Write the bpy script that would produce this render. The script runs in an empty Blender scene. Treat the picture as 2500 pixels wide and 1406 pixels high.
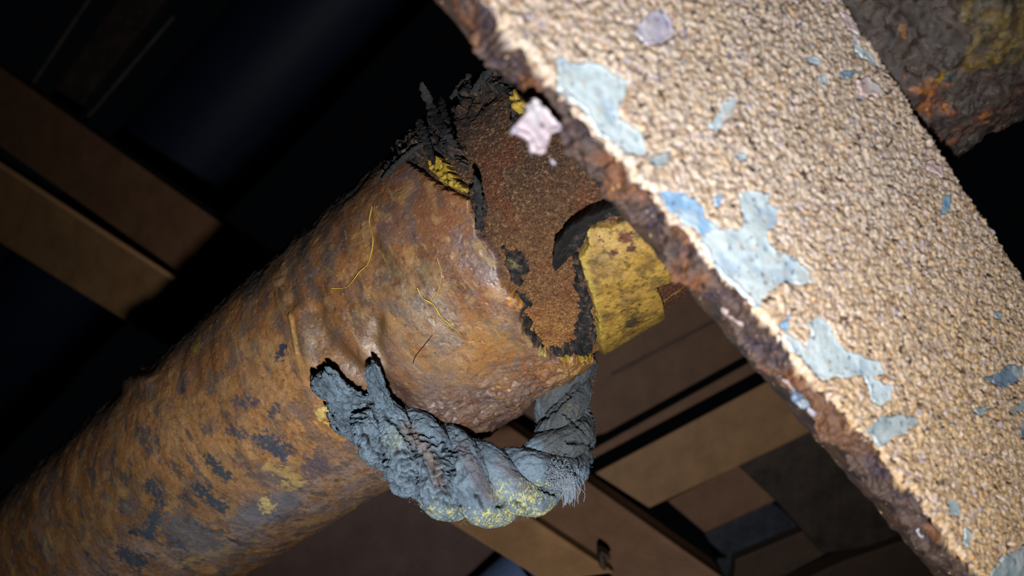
import bpy, math, random
import numpy as np
from mathutils import Vector, Matrix

random.seed(7)
RNG = np.random.default_rng(11)
C = bpy.context.scene.collection
S = bpy.context.scene

# ------------------------------------------------------------------ camera, world, torch, exposure
F = 1850.0                      # focal length in pixels of the 2500 x 1406 frame
CX, CY = 1250.0, 703.0
H = 1.5                         # camera height
cd = bpy.data.cameras.new('camera'); cam = bpy.data.objects.new('camera', cd); C.objects.link(cam)
cd.sensor_width = 36.0; cd.lens = 36.0 * F / 2500.0
cam.location = (0, 0, H); cam.rotation_euler = (math.pi / 2, 0, 0)
cd.clip_start = 0.01; cd.clip_end = 50
cd.dof.use_dof = True; cd.dof.focus_distance = 0.375; cd.dof.aperture_fstop = 7.5
S.camera = cam
wd = bpy.data.worlds.new('world'); S.world = wd; wd.use_nodes = True
wd.node_tree.nodes['Background'].inputs[0].default_value = (0.6, 0.75, 1.0, 1)
wd.node_tree.nodes['Background'].inputs[1].default_value = 0.0012
ld = bpy.data.lights.new('torch', 'SPOT'); torch = bpy.data.objects.new('torch', ld); C.objects.link(torch)
torch.location = (0.0, 0.0, H - 0.100)
torch.rotation_euler = (Vector(((1230 - 1250) / 1850 * .4, .4, -(840 - 703) / 1850 * .4)) - Vector((0, 0, -.100))).to_track_quat('-Z', 'Y').to_euler()
ld.spot_size = math.radians(118); ld.spot_blend = 1.0
ld.energy = 11.9; ld.shadow_soft_size = 0.008; ld.color = (0.97, 0.985, 1.0)
vs = S.view_settings
vs.view_transform = 'Standard'; vs.look = 'None'; vs.gamma = 1.0; vs.use_curve_mapping = False; vs.exposure = 0.0

# ------------------------------------------------------------------ maths helpers (camera frame: x right, y down, z forward)
def W(p):
    p = np.asarray(p, float)
    return np.stack([p[..., 0], p[..., 2], H - p[..., 1]], -1)
def PX(p):
    z = np.maximum(p[..., 2], 1e-3)
    return np.stack([CX + F * p[..., 0] / z, CY + F * p[..., 1] / z], -1)
def ray(px):
    px = np.asarray(px, float)
    return np.stack([(px[..., 0] - CX) / F, (px[..., 1] - CY) / F, np.ones(px.shape[:-1])], -1)
def nrm(v):
    v = np.asarray(v, float); return v / np.linalg.norm(v, axis=-1, keepdims=True)
def sm(x, a, b):
    t = np.clip((x - a) / (b - a), 0, 1); return t * t * (3 - 2 * t)
def lin(c):
    c = np.asarray(c, float) / 255.0
    return np.where(c <= 0.04045, c / 12.92, ((c + 0.055) / 1.055) ** 2.4)

_perm = np.random.default_rng(3).permutation(4096).astype(np.int32)
_perm = np.concatenate([_perm, _perm])
_g = np.random.default_rng(5).normal(size=(4096, 3)).astype(np.float32); _g /= np.linalg.norm(_g, axis=1, keepdims=True)
def perlin(P):
    P = np.asarray(P, np.float32); shp = P.shape[:-1]; P = P.reshape(-1, 3)
    I = np.floor(P).astype(np.int32); f = P - I; I &= 2047
    u = f * f * f * (f * (f * 6 - 15) + 10)
    out = np.zeros(len(P), np.float32)
    for dx in (0, 1):
        hx = _perm[(I[:, 0] + dx) & 2047]; wx = u[:, 0] if dx else 1 - u[:, 0]
        for dy in (0, 1):
            hy = _perm[(hx + I[:, 1] + dy) & 4095]; wy = wx * (u[:, 1] if dy else 1 - u[:, 1])
            for dz in (0, 1):
                h = _perm[(hy + I[:, 2] + dz) & 4095]; g = _g[h]
                d = g[:, 0] * (f[:, 0] - dx) + g[:, 1] * (f[:, 1] - dy) + g[:, 2] * (f[:, 2] - dz)
                out += d * wy * (u[:, 2] if dz else 1 - u[:, 2])
    return (out * 1.5).reshape(shp)
def fbm(P, sc, oc=4, off=0.0, gain=0.5):
    P = np.asarray(P) * sc + off + 100.3; a = 1.0; r = 0; n = 0
    for i in range(oc):
        r = r + a * perlin(P); n += a; P = P * 2.03 + 17.1; a *= gain
    return r / n * 1.5
def cells(P, sc, off=0.0):            # distance to the nearest of jittered points and that cell's random number
    P = np.asarray(P, np.float32) * sc + off + 50; shp = P.shape[:-1]; P = P.reshape(-1, 3)
    I = np.floor(P).astype(np.int32); best = np.full(len(P), 9.0, np.float32); rid = np.zeros(len(P), np.float32)
    for dx in (-1, 0, 1):
        for dy in (-1, 0, 1):
            for dz in (-1, 0, 1):
                J = I + np.array([dx, dy, dz])
                h = _perm[(_perm[(_perm[J[:, 0] & 2047] + J[:, 1]) & 4095] + J[:, 2]) & 4095]
                q = J + 0.5 + _g[h] * 0.42
                d = ((P - q) ** 2).sum(1)
                m = d < best; best = np.where(m, d, best); rid = np.where(m, h / 4096.0, rid)
    return np.sqrt(best).reshape(shp), rid.reshape(shp)

def seg_dist(Q, poly, closed=True):
    Q = np.asarray(Q, np.float32); d = np.full(Q.shape[:-1], 1e9, np.float32)
    n = len(poly)
    for i in range(n if closed else n - 1):
        a = np.array(poly[i], np.float32); b = np.array(poly[(i + 1) % n], np.float32); ab = b - a
        t = np.clip(((Q - a) @ ab) / max(ab @ ab, 1e-6), 0, 1)
        d = np.minimum(d, np.hypot(Q[..., 0] - a[0] - t * ab[0], Q[..., 1] - a[1] - t * ab[1]))
    return d
def sdf(Q, poly):                     # positive inside, pixels
    d = seg_dist(Q, poly); ins = np.zeros(Q.shape[:-1], bool); n = len(poly); x = Q[..., 0]; y = Q[..., 1]
    for i in range(n):
        x1, y1 = poly[i]; x2, y2 = poly[(i + 1) % n]
        if y1 == y2: continue
        c = (y1 > y) != (y2 > y)
        ins ^= c & (x < (x2 - x1) * (y - y1) / (y2 - y1) + x1)
    return np.where(ins, d, -d)
def mix(a, b, t):
    return a + (b - a) * np.asarray(t)[..., None]

# ------------------------------------------------------------------ materials
def mat(name, rough=0.7, bump=(), var=(400, 0.25), tint=None, spec=0.5, metal=0.0, gloss_noise=None, base=None, coat=0.0):
    m = bpy.data.materials.new(name); m.use_nodes = True; nt = m.node_tree; N = nt.nodes; L = nt.links
    b = N['Principled BSDF']; b.inputs['Specular IOR Level'].default_value = spec; b.inputs['Metallic'].default_value = metal
    b.inputs['Roughness'].default_value = rough
    if coat: b.inputs['Coat Weight'].default_value = coat; b.inputs['Coat Roughness'].default_value = 0.2
    tc = N.new('ShaderNodeTexCoord'); co = tc.outputs['Object']
    if base is None:
        at = N.new('ShaderNodeAttribute'); at.attribute_name = 'Col'; col = at.outputs['Color']
    else:
        rg = N.new('ShaderNodeRGB'); rg.outputs[0].default_value = (*base, 1); col = rg.outputs[0]
    if var:
        nz = N.new('ShaderNodeTexNoise'); nz.inputs['Scale'].default_value = var[0]; nz.inputs['Detail'].default_value = 6; nz.inputs['Roughness'].default_value = .65
        L.new(co, nz.inputs['Vector'])
        mr = N.new('ShaderNodeMapRange'); mr.inputs['From Min'].default_value = .3; mr.inputs['From Max'].default_value = .7
        mr.inputs['To Min'].default_value = 1 - var[1]; mr.inputs['To Max'].default_value = 1 + var[1]
        L.new(nz.outputs['Fac'], mr.inputs['Value'])
        vm = N.new('ShaderNodeVectorMath'); vm.operation = 'SCALE'; L.new(col, vm.inputs[0]); L.new(mr.outputs[0], vm.inputs['Scale']); col = vm.outputs[0]
    if tint:                           # (scale, threshold, colour) scattered specks
        for (sc, th, tc_, wdt) in tint:
            n2 = N.new('ShaderNodeTexNoise'); n2.inputs['Scale'].default_value = sc; n2.inputs['Detail'].default_value = 4; L.new(co, n2.inputs['Vector'])
            r2 = N.new('ShaderNodeMapRange'); r2.inputs['From Min'].default_value = th; r2.inputs['From Max'].default_value = th + wdt
            L.new(n2.outputs['Fac'], r2.inputs['Value'])
            mx = N.new('ShaderNodeMix'); mx.data_type = 'RGBA'; L.new(r2.outputs[0], mx.inputs['Factor']); L.new(col, mx.inputs['A']); mx.inputs['B'].default_value = (*tc_, 1)
            col = mx.outputs['Result']
    L.new(col, b.inputs['Base Color'])
    if gloss_noise:
        n3 = N.new('ShaderNodeTexNoise'); n3.inputs['Scale'].default_value = gloss_noise[0]; n3.inputs['Detail'].default_value = 4; L.new(co, n3.inputs['Vector'])
        r3 = N.new('ShaderNodeMapRange'); r3.inputs['From Min'].default_value = .35; r3.inputs['From Max'].default_value = .65
        r3.inputs['To Min'].default_value = gloss_noise[1]; r3.inputs['To Max'].default_value = gloss_noise[2]
        L.new(n3.outputs['Fac'], r3.inputs['Value']); L.new(r3.outputs[0], b.inputs['Roughness'])
    prev = None
    for (kind, sc, st, dist) in bump:
        if kind == 'noise':
            t = N.new('ShaderNodeTexNoise'); t.inputs['Scale'].default_value = sc; t.inputs['Detail'].default_value = 8; t.inputs['Roughness'].default_value = .6; o = t.outputs['Fac']
        else:
            t = N.new('ShaderNodeTexVoronoi'); t.inputs['Scale'].default_value = sc; o = t.outputs['Distance']
        L.new(co, t.inputs['Vector'])
        bp = N.new('ShaderNodeBump'); bp.inputs['Strength'].default_value = st; bp.inputs['Distance'].default_value = dist
        if kind == 'cell': bp.invert = True
        L.new(o, bp.inputs['Height'])
        if prev: L.new(prev, bp.inputs['Normal'])
        prev = bp.outputs['Normal']
    if prev: L.new(prev, b.inputs['Normal'])
    return m

M_wrap = mat('glossy_rusted_wrap', bump=(('noise', 200, .25, .0012), ('noise', 900, .45, .0005)), var=(1100, .28), gloss_noise=(600, .24, .6), spec=.5)
M_core = mat('granular_rust', rough=.85, bump=(('cell', 1150, 1.0, .0022), ('noise', 1500, .9, .0012)), var=(1700, .6), spec=.3,
             tint=[(700, .66, tuple(lin((150, 88, 36)) * .55), .05)])
M_yel = mat('flaking_yellow_paint', rough=.5, bump=(('noise', 280, .35, .0012), ('noise', 1500, .45, .0005)), var=(600, .25), spec=.35,
            tint=[(420, .68, (.035, .022, .008), .04)])
M_black = mat('charred_crust', rough=.75, bump=(('noise', 500, .8, .002), ('noise', 1800, .7, .0006)), var=(900, .5), spec=.3)
M_rope = mat('sooty_rope_fibre', rough=.9, bump=(('noise', 900, .6, .001), ('noise', 2600, .7, .0005)), var=(1600, .4), spec=.15)
M_steel = mat('blistered_rust_flange', rough=.62, bump=(('noise', 500, .6, .0012), ('noise', 1400, .5, .0006)), var=(520, .34), spec=.4,
              tint=[(500, .66, (.3, .18, .08), .06)])
M_paint = mat('pale_blue_paint', rough=.5, bump=(('noise', 300, .25, .001),), var=(350, .12), spec=.4)
M_thread = mat('yellow_fibre', rough=.6, base=tuple(lin((215, 185, 50)) * .6), var=(300, .2))
M_fray = mat('pale_loose_fibre', rough=.7, base=tuple(lin((165, 178, 192)) * .5), var=(900, .3), spec=.3)
M_scale = mat('wet_scaly_coating', bump=(('noise', 180, .9, .004), ('noise', 700, .7, .0015)), var=(700, .35), gloss_noise=(250, .08, .35), spec=1.0)

# ------------------------------------------------------------------ object helpers
def tag(o, label=None, cat=None, group=None, kind=None):
    if label: o['label'] = label
    if cat: o['category'] = cat
    if group: o['group'] = group
    if kind: o['kind'] = kind
    return o
def thing(name, loc, label, cat, group=None):
    o = bpy.data.objects.new(name, None); C.objects.link(o); o.location = Vector([float(v) for v in W(loc)]); o.empty_display_size = .02
    return tag(o, label, cat, group)
def mesh(name, P, faces, material, parent=None, col=None, smooth=True, label=None):
    """P in the camera frame (n,3); faces int array (m,4) or (m,3)."""
    P = W(P)
    off = np.array(parent.location) if parent is not None else P.mean(0)
    if parent is not None and parent.type == 'MESH':
        off = np.array(parent['_o'])
    me = bpy.data.meshes.new(name); faces = np.asarray(faces, np.int32); k = faces.shape[1]
    me.vertices.add(len(P)); me.vertices.foreach_set('co', (P - off).astype(np.float32).ravel())
    me.loops.add(faces.size); me.loops.foreach_set('vertex_index', faces.ravel())
    me.polygons.add(len(faces)); me.polygons.foreach_set('loop_start', np.arange(0, faces.size, k, dtype=np.int32))
    me.polygons.foreach_set('use_smooth', np.full(len(faces), smooth))
    me.update(calc_edges=True)
    if col is not None:
        a = me.attributes.new('Col', 'FLOAT_COLOR', 'POINT')
        c4 = np.ones((len(P), 4), np.float32); c4[:, :3] = np.clip(np.broadcast_to(col, (len(P), 3)), 0.0005, 1)
        a.data.foreach_set('color', c4.ravel())
    me.materials.append(material)
    o = bpy.data.objects.new(name, me); C.objects.link(o)
    if parent is not None: o.parent = parent
    else: o.location = Vector([float(v) for v in off])
    if label: o['label'] = label
    return o
def quads(nu, nv, wrap=False):
    i = np.arange(nu - 1)[:, None]; j = np.arange(nv if wrap else nv - 1)[None, :]; j2 = (j + 1) % nv
    a = i * nv + j; b = i * nv + j2; c = (i + 1) * nv + j2; d = (i + 1) * nv + j
    return np.stack([a, b, c, d], -1).reshape(-1, 4)
def compact(P, faces, cols, keep):
    """keep: bool per vertex; drop faces with any dropped vertex."""
    fk = keep[faces].all(1); faces = faces[fk]; used = np.zeros(len(P), bool); used[faces.ravel()] = True
    idx = np.cumsum(used) - 1
    return P[used], idx[faces], (None if cols is None else cols[used])
def catmull(pts, n):
    pts = np.asarray(pts, float); k = len(pts); t = np.linspace(0, k - 1, n); i = np.clip(t.astype(int), 0, k - 2); f = (t - i)[:, None]
    p1 = pts[i]; p2 = pts[i + 1]; p0 = np.where((i > 0)[:, None], pts[np.maximum(i - 1, 0)], 2 * p1 - p2)
    p3 = np.where((i < k - 2)[:, None], pts[np.minimum(i + 2, k - 1)], 2 * p2 - p1)
    return .5 * (2 * p1 + (p2 - p0) * f + (2 * p0 - 5 * p1 + 4 * p2 - p3) * f ** 2 + (3 * p1 - p0 - 3 * p2 + p3) * f ** 3)
def frames(path):
    T = nrm(np.gradient(path, axis=0)); n = np.zeros_like(T); v = np.cross(T[0], [0, 0, 1.0]);
    if np.linalg.norm(v) < .1: v = np.cross(T[0], [1.0, 0, 0])
    v = v / np.linalg.norm(v)
    for i in range(len(path)):
        v = v - T[i] * (v @ T[i]); v = v / np.linalg.norm(v); n[i] = v
    return T, n, np.cross(T, n)
def tube(path, rad, nv=8):
    T, n, b = frames(path); ph = np.arange(nv) / nv * 2 * math.pi; rad = np.broadcast_to(rad, (len(path),))
    P = path[:, None] + rad[:, None, None] * (np.cos(ph)[None, :, None] * n[:, None] + np.sin(ph)[None, :, None] * b[:, None])
    return P.reshape(-1, 3), quads(len(path), nv, True)

# ------------------------------------------------------------------ the pipe's axis, from its two outlines
def plane(p, q): return nrm(np.cross(ray(p), ray(q)))
n1 = plane((0, 1210), (1240, 112)); n2 = plane((940, 1200), (2500, 243))
A = nrm(np.cross(n1, n2));  A = A if A[0] > 0 else -A           # axis direction, towards the upper right
r1 = ray((560, 715)); r2 = ray((1200, 1043))
s1 = nrm(r1 - A * (r1 @ A)); s2 = nrm(r2 - A * (r2 @ A))
Bd = nrm(s1 + s2); half = math.acos(np.clip(s1 @ s2, -1, 1)) / 2
D = 0.400; P0 = Bd * D; R = D * math.sin(half) * .99
CC = -Bd; TT = nrm(np.cross(A, CC)); TT = TT if TT[1] > 0 else -TT      # TT points to the lower outline
print('axis', A, 'R', R, 'half', math.degrees(half))
def cyl(s, th, r): return P0 + A * s[..., None] + r[..., None] * (np.cos(th)[..., None] * CC + np.sin(th)[..., None] * TT)
def hit(px, r=None):
    """where the ray of a pixel meets the pipe; (s, theta)"""
    r = R if r is None else r; d = ray(px); dp = d - A * (d @ A)[..., None]; a = (dp * dp).sum(-1); b = -2 * (dp @ P0); c = P0 @ P0 - r * r
    q = np.maximum(b * b - 4 * a * c, 0); t = (-b - np.sqrt(q)) / (2 * a); p = d * t[..., None]
    return (p - P0) @ A, np.arctan2((p - P0) @ TT, (p - P0) @ CC), p
def s_of(px): return float(hit(np.array(px, float))[0])
s_left = s_of((0, 1406)) - .05; s_right = s_of((2400, 60)) + .12
print('s', s_left, s_right, s_of((1450, 700)), s_of((1800, 400)))
th_vis = math.radians(96)

pipe = thing('corroded_pipe', P0, 'large rusty pipe with torn glossy brown wrap and yellow patch behind the flange', 'pipe')

def skin(name, s0, s1, step, thmax, rfun, cfun, mask, material, thin=4.0, rlow=None, back=True, label=None, thrange=None):
    ns = int((s1 - s0) / step); s = np.linspace(s0, s1, ns)
    if thrange is None:
        nt = int(2 * thmax * R / step); th = np.linspace(-thmax, thmax, nt)
        if back: th = np.concatenate([th, np.linspace(thmax, 2 * math.pi - thmax, 26)[1:-1]])
        wrap = back
    else:
        th = np.linspace(thrange[0], thrange[1], int((thrange[1] - thrange[0]) * R / step)); wrap = False
    Sg, Tg = np.meshgrid(s, th, indexing='ij'); Sg = Sg.ravel(); Tg = Tg.ravel()
    base = cyl(Sg, Tg, np.full(Sg.shape, R)); Q = PX(base)
    U = np.stack([Sg, R * np.cos(Tg), R * np.sin(Tg)], -1)
    vis = np.cos(Tg) > -.12
    r = rfun(Sg, Tg, U, Q, vis)
    faces = quads(len(s), len(th), wrap); col = cfun(Sg, Tg, U, Q, vis)
    if mask is not None:
        d = mask(Sg, Tg, U, Q, vis)
        k = sm(d, -1, thin); r = (rlow + (r - rlow) * k)
        P, faces, col = compact(cyl(Sg, Tg, r), faces, col, d > -2.5)
    else: P = cyl(Sg, Tg, r)
    return mesh(name, P, faces, material, pipe, col, label=label)

def strokes(Q, lst):
    """sum of soft strokes: (points, width px, amount)"""
    o = np.zeros(Q.shape[:-1])
    for pts, w, a in lst:
        d = seg_dist(Q, pts, False) if len(pts) > 1 else np.hypot(Q[..., 0] - pts[0][0], Q[..., 1] - pts[0][1])
        o += a * np.exp(-(d / w) ** 2)
    return o
def patches(col, Q, lst, U, jit=9.0, nsc=260, lift=(1, 0)):
    n = fbm(U, nsc, 4, 31.7); n2 = fbm(U, nsc * 3.5, 3, 3.7)
    for pts, w, c, a in lst:
        d = seg_dist(Q, pts, False) if len(pts) > 1 else np.hypot(Q[..., 0] - pts[0][0], Q[..., 1] - pts[0][1])
        k = sm(d + n * jit + n2 * jit * .7 + w * n * .8, w + 3, w - 5 if w > 6 else 0)
        col = mix(col, lin(np.array(c, float) * lift[0] + lift[1]) * ALB, k * a)
    return col
ALB = 0.62

# --- wrap
W_EDGE = [(996, 390), (1030, 415), (1066, 448), (1111, 470), (1143, 490), (1156, 528), (1164, 572), (1188, 590), (1207, 611), (1217, 643),
          (1226, 688), (1240, 715), (1258, 727), (1284, 749), (1272, 778), (1284, 816), (1310, 848), (1348, 872), (1395, 880), (1450, 885)]
W_POLY = W_EDGE + [(1500, 960), (1300, 1500), (-400, 1900), (-400, 700), (400, 300), (900, 330), (955, 375)]
s_cut = s_of((1290, 800)); s_top = s_of((985, 395))
def wrap_mask(s, th, U, Q, vis):
    d = sdf(Q, W_POLY); d = d + fbm(U, 160, 4, 2.0) * 7 + fbm(U, 700, 2, 5.0) * 3
    db = (s_cut + .012 - s) * 4000
    dt = (s_top + .012 * np.sin(th * 3) - s) * 4000
    low = th > 0
    hidden = ~(np.abs(th) < math.radians(74))
    return np.where(hidden, np.where(low & (th < math.pi * .75), np.where(vis, np.minimum(d + 8, 40), db), dt), d)
RID = [([(770, 760), (800, 840), (870, 900), (930, 935), (975, 975)], 22, -.0036), ([(925, 775), (915, 840), (935, 880)], 18, -.0026),
       ([(830, 770), (870, 840), (910, 880)], 24, .002), ([(730, 760), (745, 850), (760, 900)], 16, .0022), ([(712, 770), (728, 860)], 6, .0016),
       ([(1010, 760), (1060, 850), (1120, 930)], 85, .0042), ([(1180, 700), (1220, 800)], 50, .002), ([(1000, 560), (1060, 640)], 70, .0016),
       ([(1020, 1010), (1130, 1030), (1250, 990)], 40, .0045), ([(1250, 950), (1380, 905)], 30, .004), ([(1070, 1060), (1180, 1040)], 22, .003),
       ([(310, 935), (360, 930)], 18, .004), ([(330, 905), (350, 900)], 8, .004), ([(640, 560), (560, 640)], 10, .001)]
for k_ in range(9):                                            # hoop ridges round the pipe
    x = 60 + k_ * 78 + random.uniform(-14, 14); y = 1180 - .8 * x
    RID.append(([(x - 10, y + 60), (x + 12, y + 180), (x + 70, y + 330), (x + 150, y + 460)], 13, random.uniform(-.0007, .0009)))
def wrap_r(s, th, U, Q, vis):
    r = np.full(s.shape, R) + strokes(Q, RID) * vis
    r += fbm(U * [1, .55, .55], 34, 3, 1.0) * .0011 + fbm(U, 110, 2, 9.0) * .0003 + fbm(U, 420, 3, 4.0) * .00009
    pit = fbm(U, 230, 2, 77.0); r += .0003 * sm(pit, .5, .7) - .0003 * sm(-pit, .5, .7)
    low = np.exp(-(seg_dist(Q, [(980, 1030), (1130, 1010), (1300, 930), (1400, 890)], False) / 75) ** 2)
    c1, _ = cells(U * [1, 1.4, 1.4], 190)
    r += low * (fbm(U, 150, 4, 21.0) * .0020 - .0010 * sm(c1, .6, .9))
    edge = sm(-th, math.radians(50), math.radians(85)); r += edge * fbm(U, 120, 4, 8.0) * .0016
    return r
def wrap_c(s, th, U, Q, vis):
    Us = U * [1.0, .28, .28]                                    # streaks run round the pipe
    a = fbm(Us, 75, 5, 0.3); b = fbm(U, 45, 4, 12.0); c = fbm(Us, 240, 4, 33.0); e = fbm(U, 330, 4, 3.0)
    col = np.broadcast_to(lin((146, 100, 56)) * ALB, (len(s), 3))
    col = mix(col, lin((92, 66, 44)) * ALB, sm(a, -.05, .45) * .85)
    col = mix(col, lin((178, 132, 74)) * ALB, sm(-a, .1, .55) * .7)
    col = mix(col, lin((112, 82, 70)) * ALB, sm(b, .1, .5) * .5)
    col = mix(col, lin((166, 146, 104)) * ALB, sm(-b, .2, .6) * .45)
    # zones that the wrap has of its own, besides a painted rope shadow
    def z(pts, w): return np.exp(-(seg_dist(Q, pts, False) / w) ** 2) if len(pts) > 1 else np.exp(-(np.hypot(Q[..., 0] - pts[0][0], Q[..., 1] - pts[0][1]) / w) ** 2)
    col = mix(col, lin((160, 138, 104)) * ALB, z([(1000, 720), (1080, 860)], 95) * .7 * sm(e + b, -.5, .4))
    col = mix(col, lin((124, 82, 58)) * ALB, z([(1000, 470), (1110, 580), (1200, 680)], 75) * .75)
    col = mix(col, lin((112, 78, 52)) * ALB, z([(900, 500), (800, 600)], 60) * .5)
    col = mix(col, lin((178, 132, 70)) * ALB, z([(1150, 840), (1240, 900), (1150, 900)], 70) * .7 * sm(e, -.5, .2))
    col = mix(col, lin((112, 100, 72)) * ALB, z([(150, 1380), (330, 1200), (420, 1330), (560, 1330)], 85) * .5 * sm(b, -.4, .3))
    col = mix(col, lin((64, 40, 44)) * ALB, z([(960, 1010), (1130, 1080), (1230, 1030)], 55) * .8)  # rope's shadow on the wrap, painted as dark purple
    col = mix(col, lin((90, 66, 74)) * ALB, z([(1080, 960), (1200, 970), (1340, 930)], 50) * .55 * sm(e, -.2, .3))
    col = mix(col, lin((58, 58, 56)) * ALB, z([(700, 1200), (850, 1180), (600, 1290)], 50) * .45)
    col = mix(col, lin((204, 156, 100)) * ALB, z([(420, 1060), (560, 1130), (760, 1030), (800, 1120), (700, 940)], 120) * .72 * sm(e + a, -.8, .3))
    col = mix(col, lin((160, 148, 142)) * ALB, z([(250, 1400), (500, 1320), (700, 1240), (920, 1160)], 70) * .65 * sm(b + e, -.6, .3))
    col = mix(col, lin((166, 122, 70)) * ALB, z([(100, 1300), (300, 1260)], 120) * .4 * sm(a, -.2, .3))
    # slate blotches
    d1 = fbm(U * [1, .6, .6], 95, 5, 60.0)
    left = sm(Q[..., 0] * .6 - (Q[..., 1] - 900), 600, -100)
    col = mix(col, lin((84, 84, 84)) * ALB, sm(d1, .24, .36) * (.3 + .55 * left))
    d2 = fbm(U, 420, 3, 90.0); col = mix(col, lin((70, 50, 54)) * ALB, sm(d2, .42, .56) * .5)
    d4 = fbm(U, 60, 4, 200.0); col = mix(col, lin((104, 96, 92)) * ALB, sm(d4, .05, .4) * .5); d5 = fbm(U, 75, 4, 230.0); col = mix(col, lin((182, 142, 88)) * ALB, sm(d5, .15, .45) * .55)
    col = mix(col, lin((60, 42, 32)) * ALB, sm(c, .35, .6) * .35)
    d3 = fbm(Us, 190, 4, 140.0); col = mix(col, lin((186, 158, 92)) * ALB, sm(d3, .42, .56) * .4)
    col = patches(col, Q, [([(447, 951)], 9, (62, 60, 72), 1), ([(575, 975), (620, 985)], 10, (58, 58, 68), .9), ([(565, 1045), (590, 1062)], 13, (66, 62, 68), .9),
        ([(640, 1072), (690, 1106)], 20, (60, 64, 72), 1), ([(508, 1122), (552, 1162)], 14, (62, 66, 68), 1), ([(420, 1130), (440, 1160)], 10, (66, 64, 60), .8),
        ([(482, 1192), (545, 1242)], 15, (56, 64, 70), 1), ([(370, 1187), (398, 1225)], 12, (52, 60, 66), 1), ([(382, 1252), (366, 1300)], 17, (56, 68, 78), 1),
        ([(326, 1298)], 10, (40, 46, 50), 1), ([(320, 1240)], 22, (96, 84, 78), .8), ([(430, 1290), (520, 1330)], 34, (86, 92, 98), .7), ([(600, 1260), (700, 1230)], 30, (98, 108, 118), .6),
        ([(300, 1350), (340, 1372)], 16, (52, 60, 70), 1), ([(673, 995), (660, 1015)], 9, (66, 62, 66), .9), ([(780, 1130), (760, 1150)], 24, (84, 74, 80), .8),
        ([(855, 1090)], 18, (84, 72, 78), .7), ([(700, 1165), (640, 1160)], 24, (86, 86, 86), .7), ([(690, 850), (684, 872)], 8, (38, 40, 52), 1), ([(760, 780), (750, 830), (770, 860)], 20, (74, 66, 50), .5),
        ([(620, 680), (600, 800)], 16, (64, 60, 52), .5), ([(740, 600), (760, 720)], 14, (72, 68, 60), .5), ([(800, 560), (810, 680)], 9, (66, 60, 56), .5), ([(715, 640), (720, 720)], 9, (66, 60, 56), .5),
        ([(930, 690)], 20, (84, 74, 64), .5), ([(1110, 590), (1140, 640)], 14, (88, 62, 54), .6),
        ([(785, 1010)], 15, (226, 196, 96), 1), ([(830, 1040), (822, 1034)], 11, (226, 160, 70), 1), ([(648, 1226), (655, 1240)], 13, (214, 190, 110), 1),
        ([(660, 1140), (720, 1165)], 12, (196, 160, 80), .8), ([(690, 1185), (735, 1180)], 8, (196, 168, 84), .8), ([(485, 835), (475, 855)], 4.5, (150, 146, 40), 1),
        ([(430, 1380), (560, 1340)], 8, (170, 140, 84), .6), ([(1060, 1010), (1085, 1020), (1040, 1022)], 8, (150, 130, 50), 1),
        ([(1245, 735), (1275, 745)], 9, (176, 116, 34), 1), ([(1262, 740)], 4, (70, 40, 12), 1), ([(1326, 860)], 10, (176, 156, 60), .9),
        ([(130, 1150), (90, 1290), (130, 1370)], 9, (104, 100, 92), .55)], U, jit=11, nsc=330, lift=(.9, 26))
    dd = fbm(U, 700, 2, 44.0); col = mix(col, lin((206, 186, 160)) * ALB, sm(dd, .5, .65) * .25)
    col = mix(col, lin((78, 54, 46)) * ALB, z([(940, 960), (1030, 1020), (1130, 1070), (1260, 1020)], 52) * .88 * sm(e + b, -.7, .1))  # dark brown above the rope: wrap colour with the rope's shadow painted in
    col = mix(col, lin((132, 116, 104)) * ALB, z([(960, 860), (1060, 900), (1130, 960), (1250, 960)], 60) * .55 * sm(d5, -.35, .2))
    col = mix(col, lin((150, 96, 46)) * ALB, z([(1200, 860), (1290, 890)], 50) * .6 * sm(e, -.3, .3))
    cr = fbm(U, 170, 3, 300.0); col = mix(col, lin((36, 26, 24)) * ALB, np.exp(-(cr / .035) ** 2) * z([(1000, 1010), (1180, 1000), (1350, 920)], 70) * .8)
    col = mix(col, lin((100, 74, 44)) * ALB, z([(775, 780), (810, 850), (880, 910)], 20) * .7 + z([(928, 790), (920, 860)], 18) * .6)  # shade in the two fold grooves, painted as darker brown
    col = mix(col, lin((196, 152, 84)) * ALB, z([(716, 775), (726, 860), (742, 890)], 8) * .7)
    col = mix(col, lin((150, 136, 126)) * ALB, z([(1080, 970), (1200, 975), (1330, 935)], 45) * sm(fbm(U, 330, 3, 321.0), .05, .3) * .45)
    for pts in ([(700, 600), (715, 680), (735, 740)], [(745, 590), (755, 680), (775, 730)], [(790, 560), (800, 640), (805, 690)], [(640, 650), (655, 740)], [(845, 540), (835, 600)]):
        col = mix(col, lin((72, 70, 68)) * ALB, z(pts, 11) * .55 * sm(e, -.6, .1))
    col = col * np.array([.97, .93, 1.0])
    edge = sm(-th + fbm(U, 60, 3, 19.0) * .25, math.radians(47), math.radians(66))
    col = mix(col, lin((54, 56, 56)) * ALB, edge * .8)  # slate tint along the upper outline, partly painted shading
    return col
skin('outer_wrap', s_left, s_of((1440, 840)) + .03, .00054, th_vis, wrap_r, wrap_c, wrap_mask, M_wrap, thin=6, rlow=R - .0062, label='glossy rust-brown outer wrap with a ragged torn end')

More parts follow.
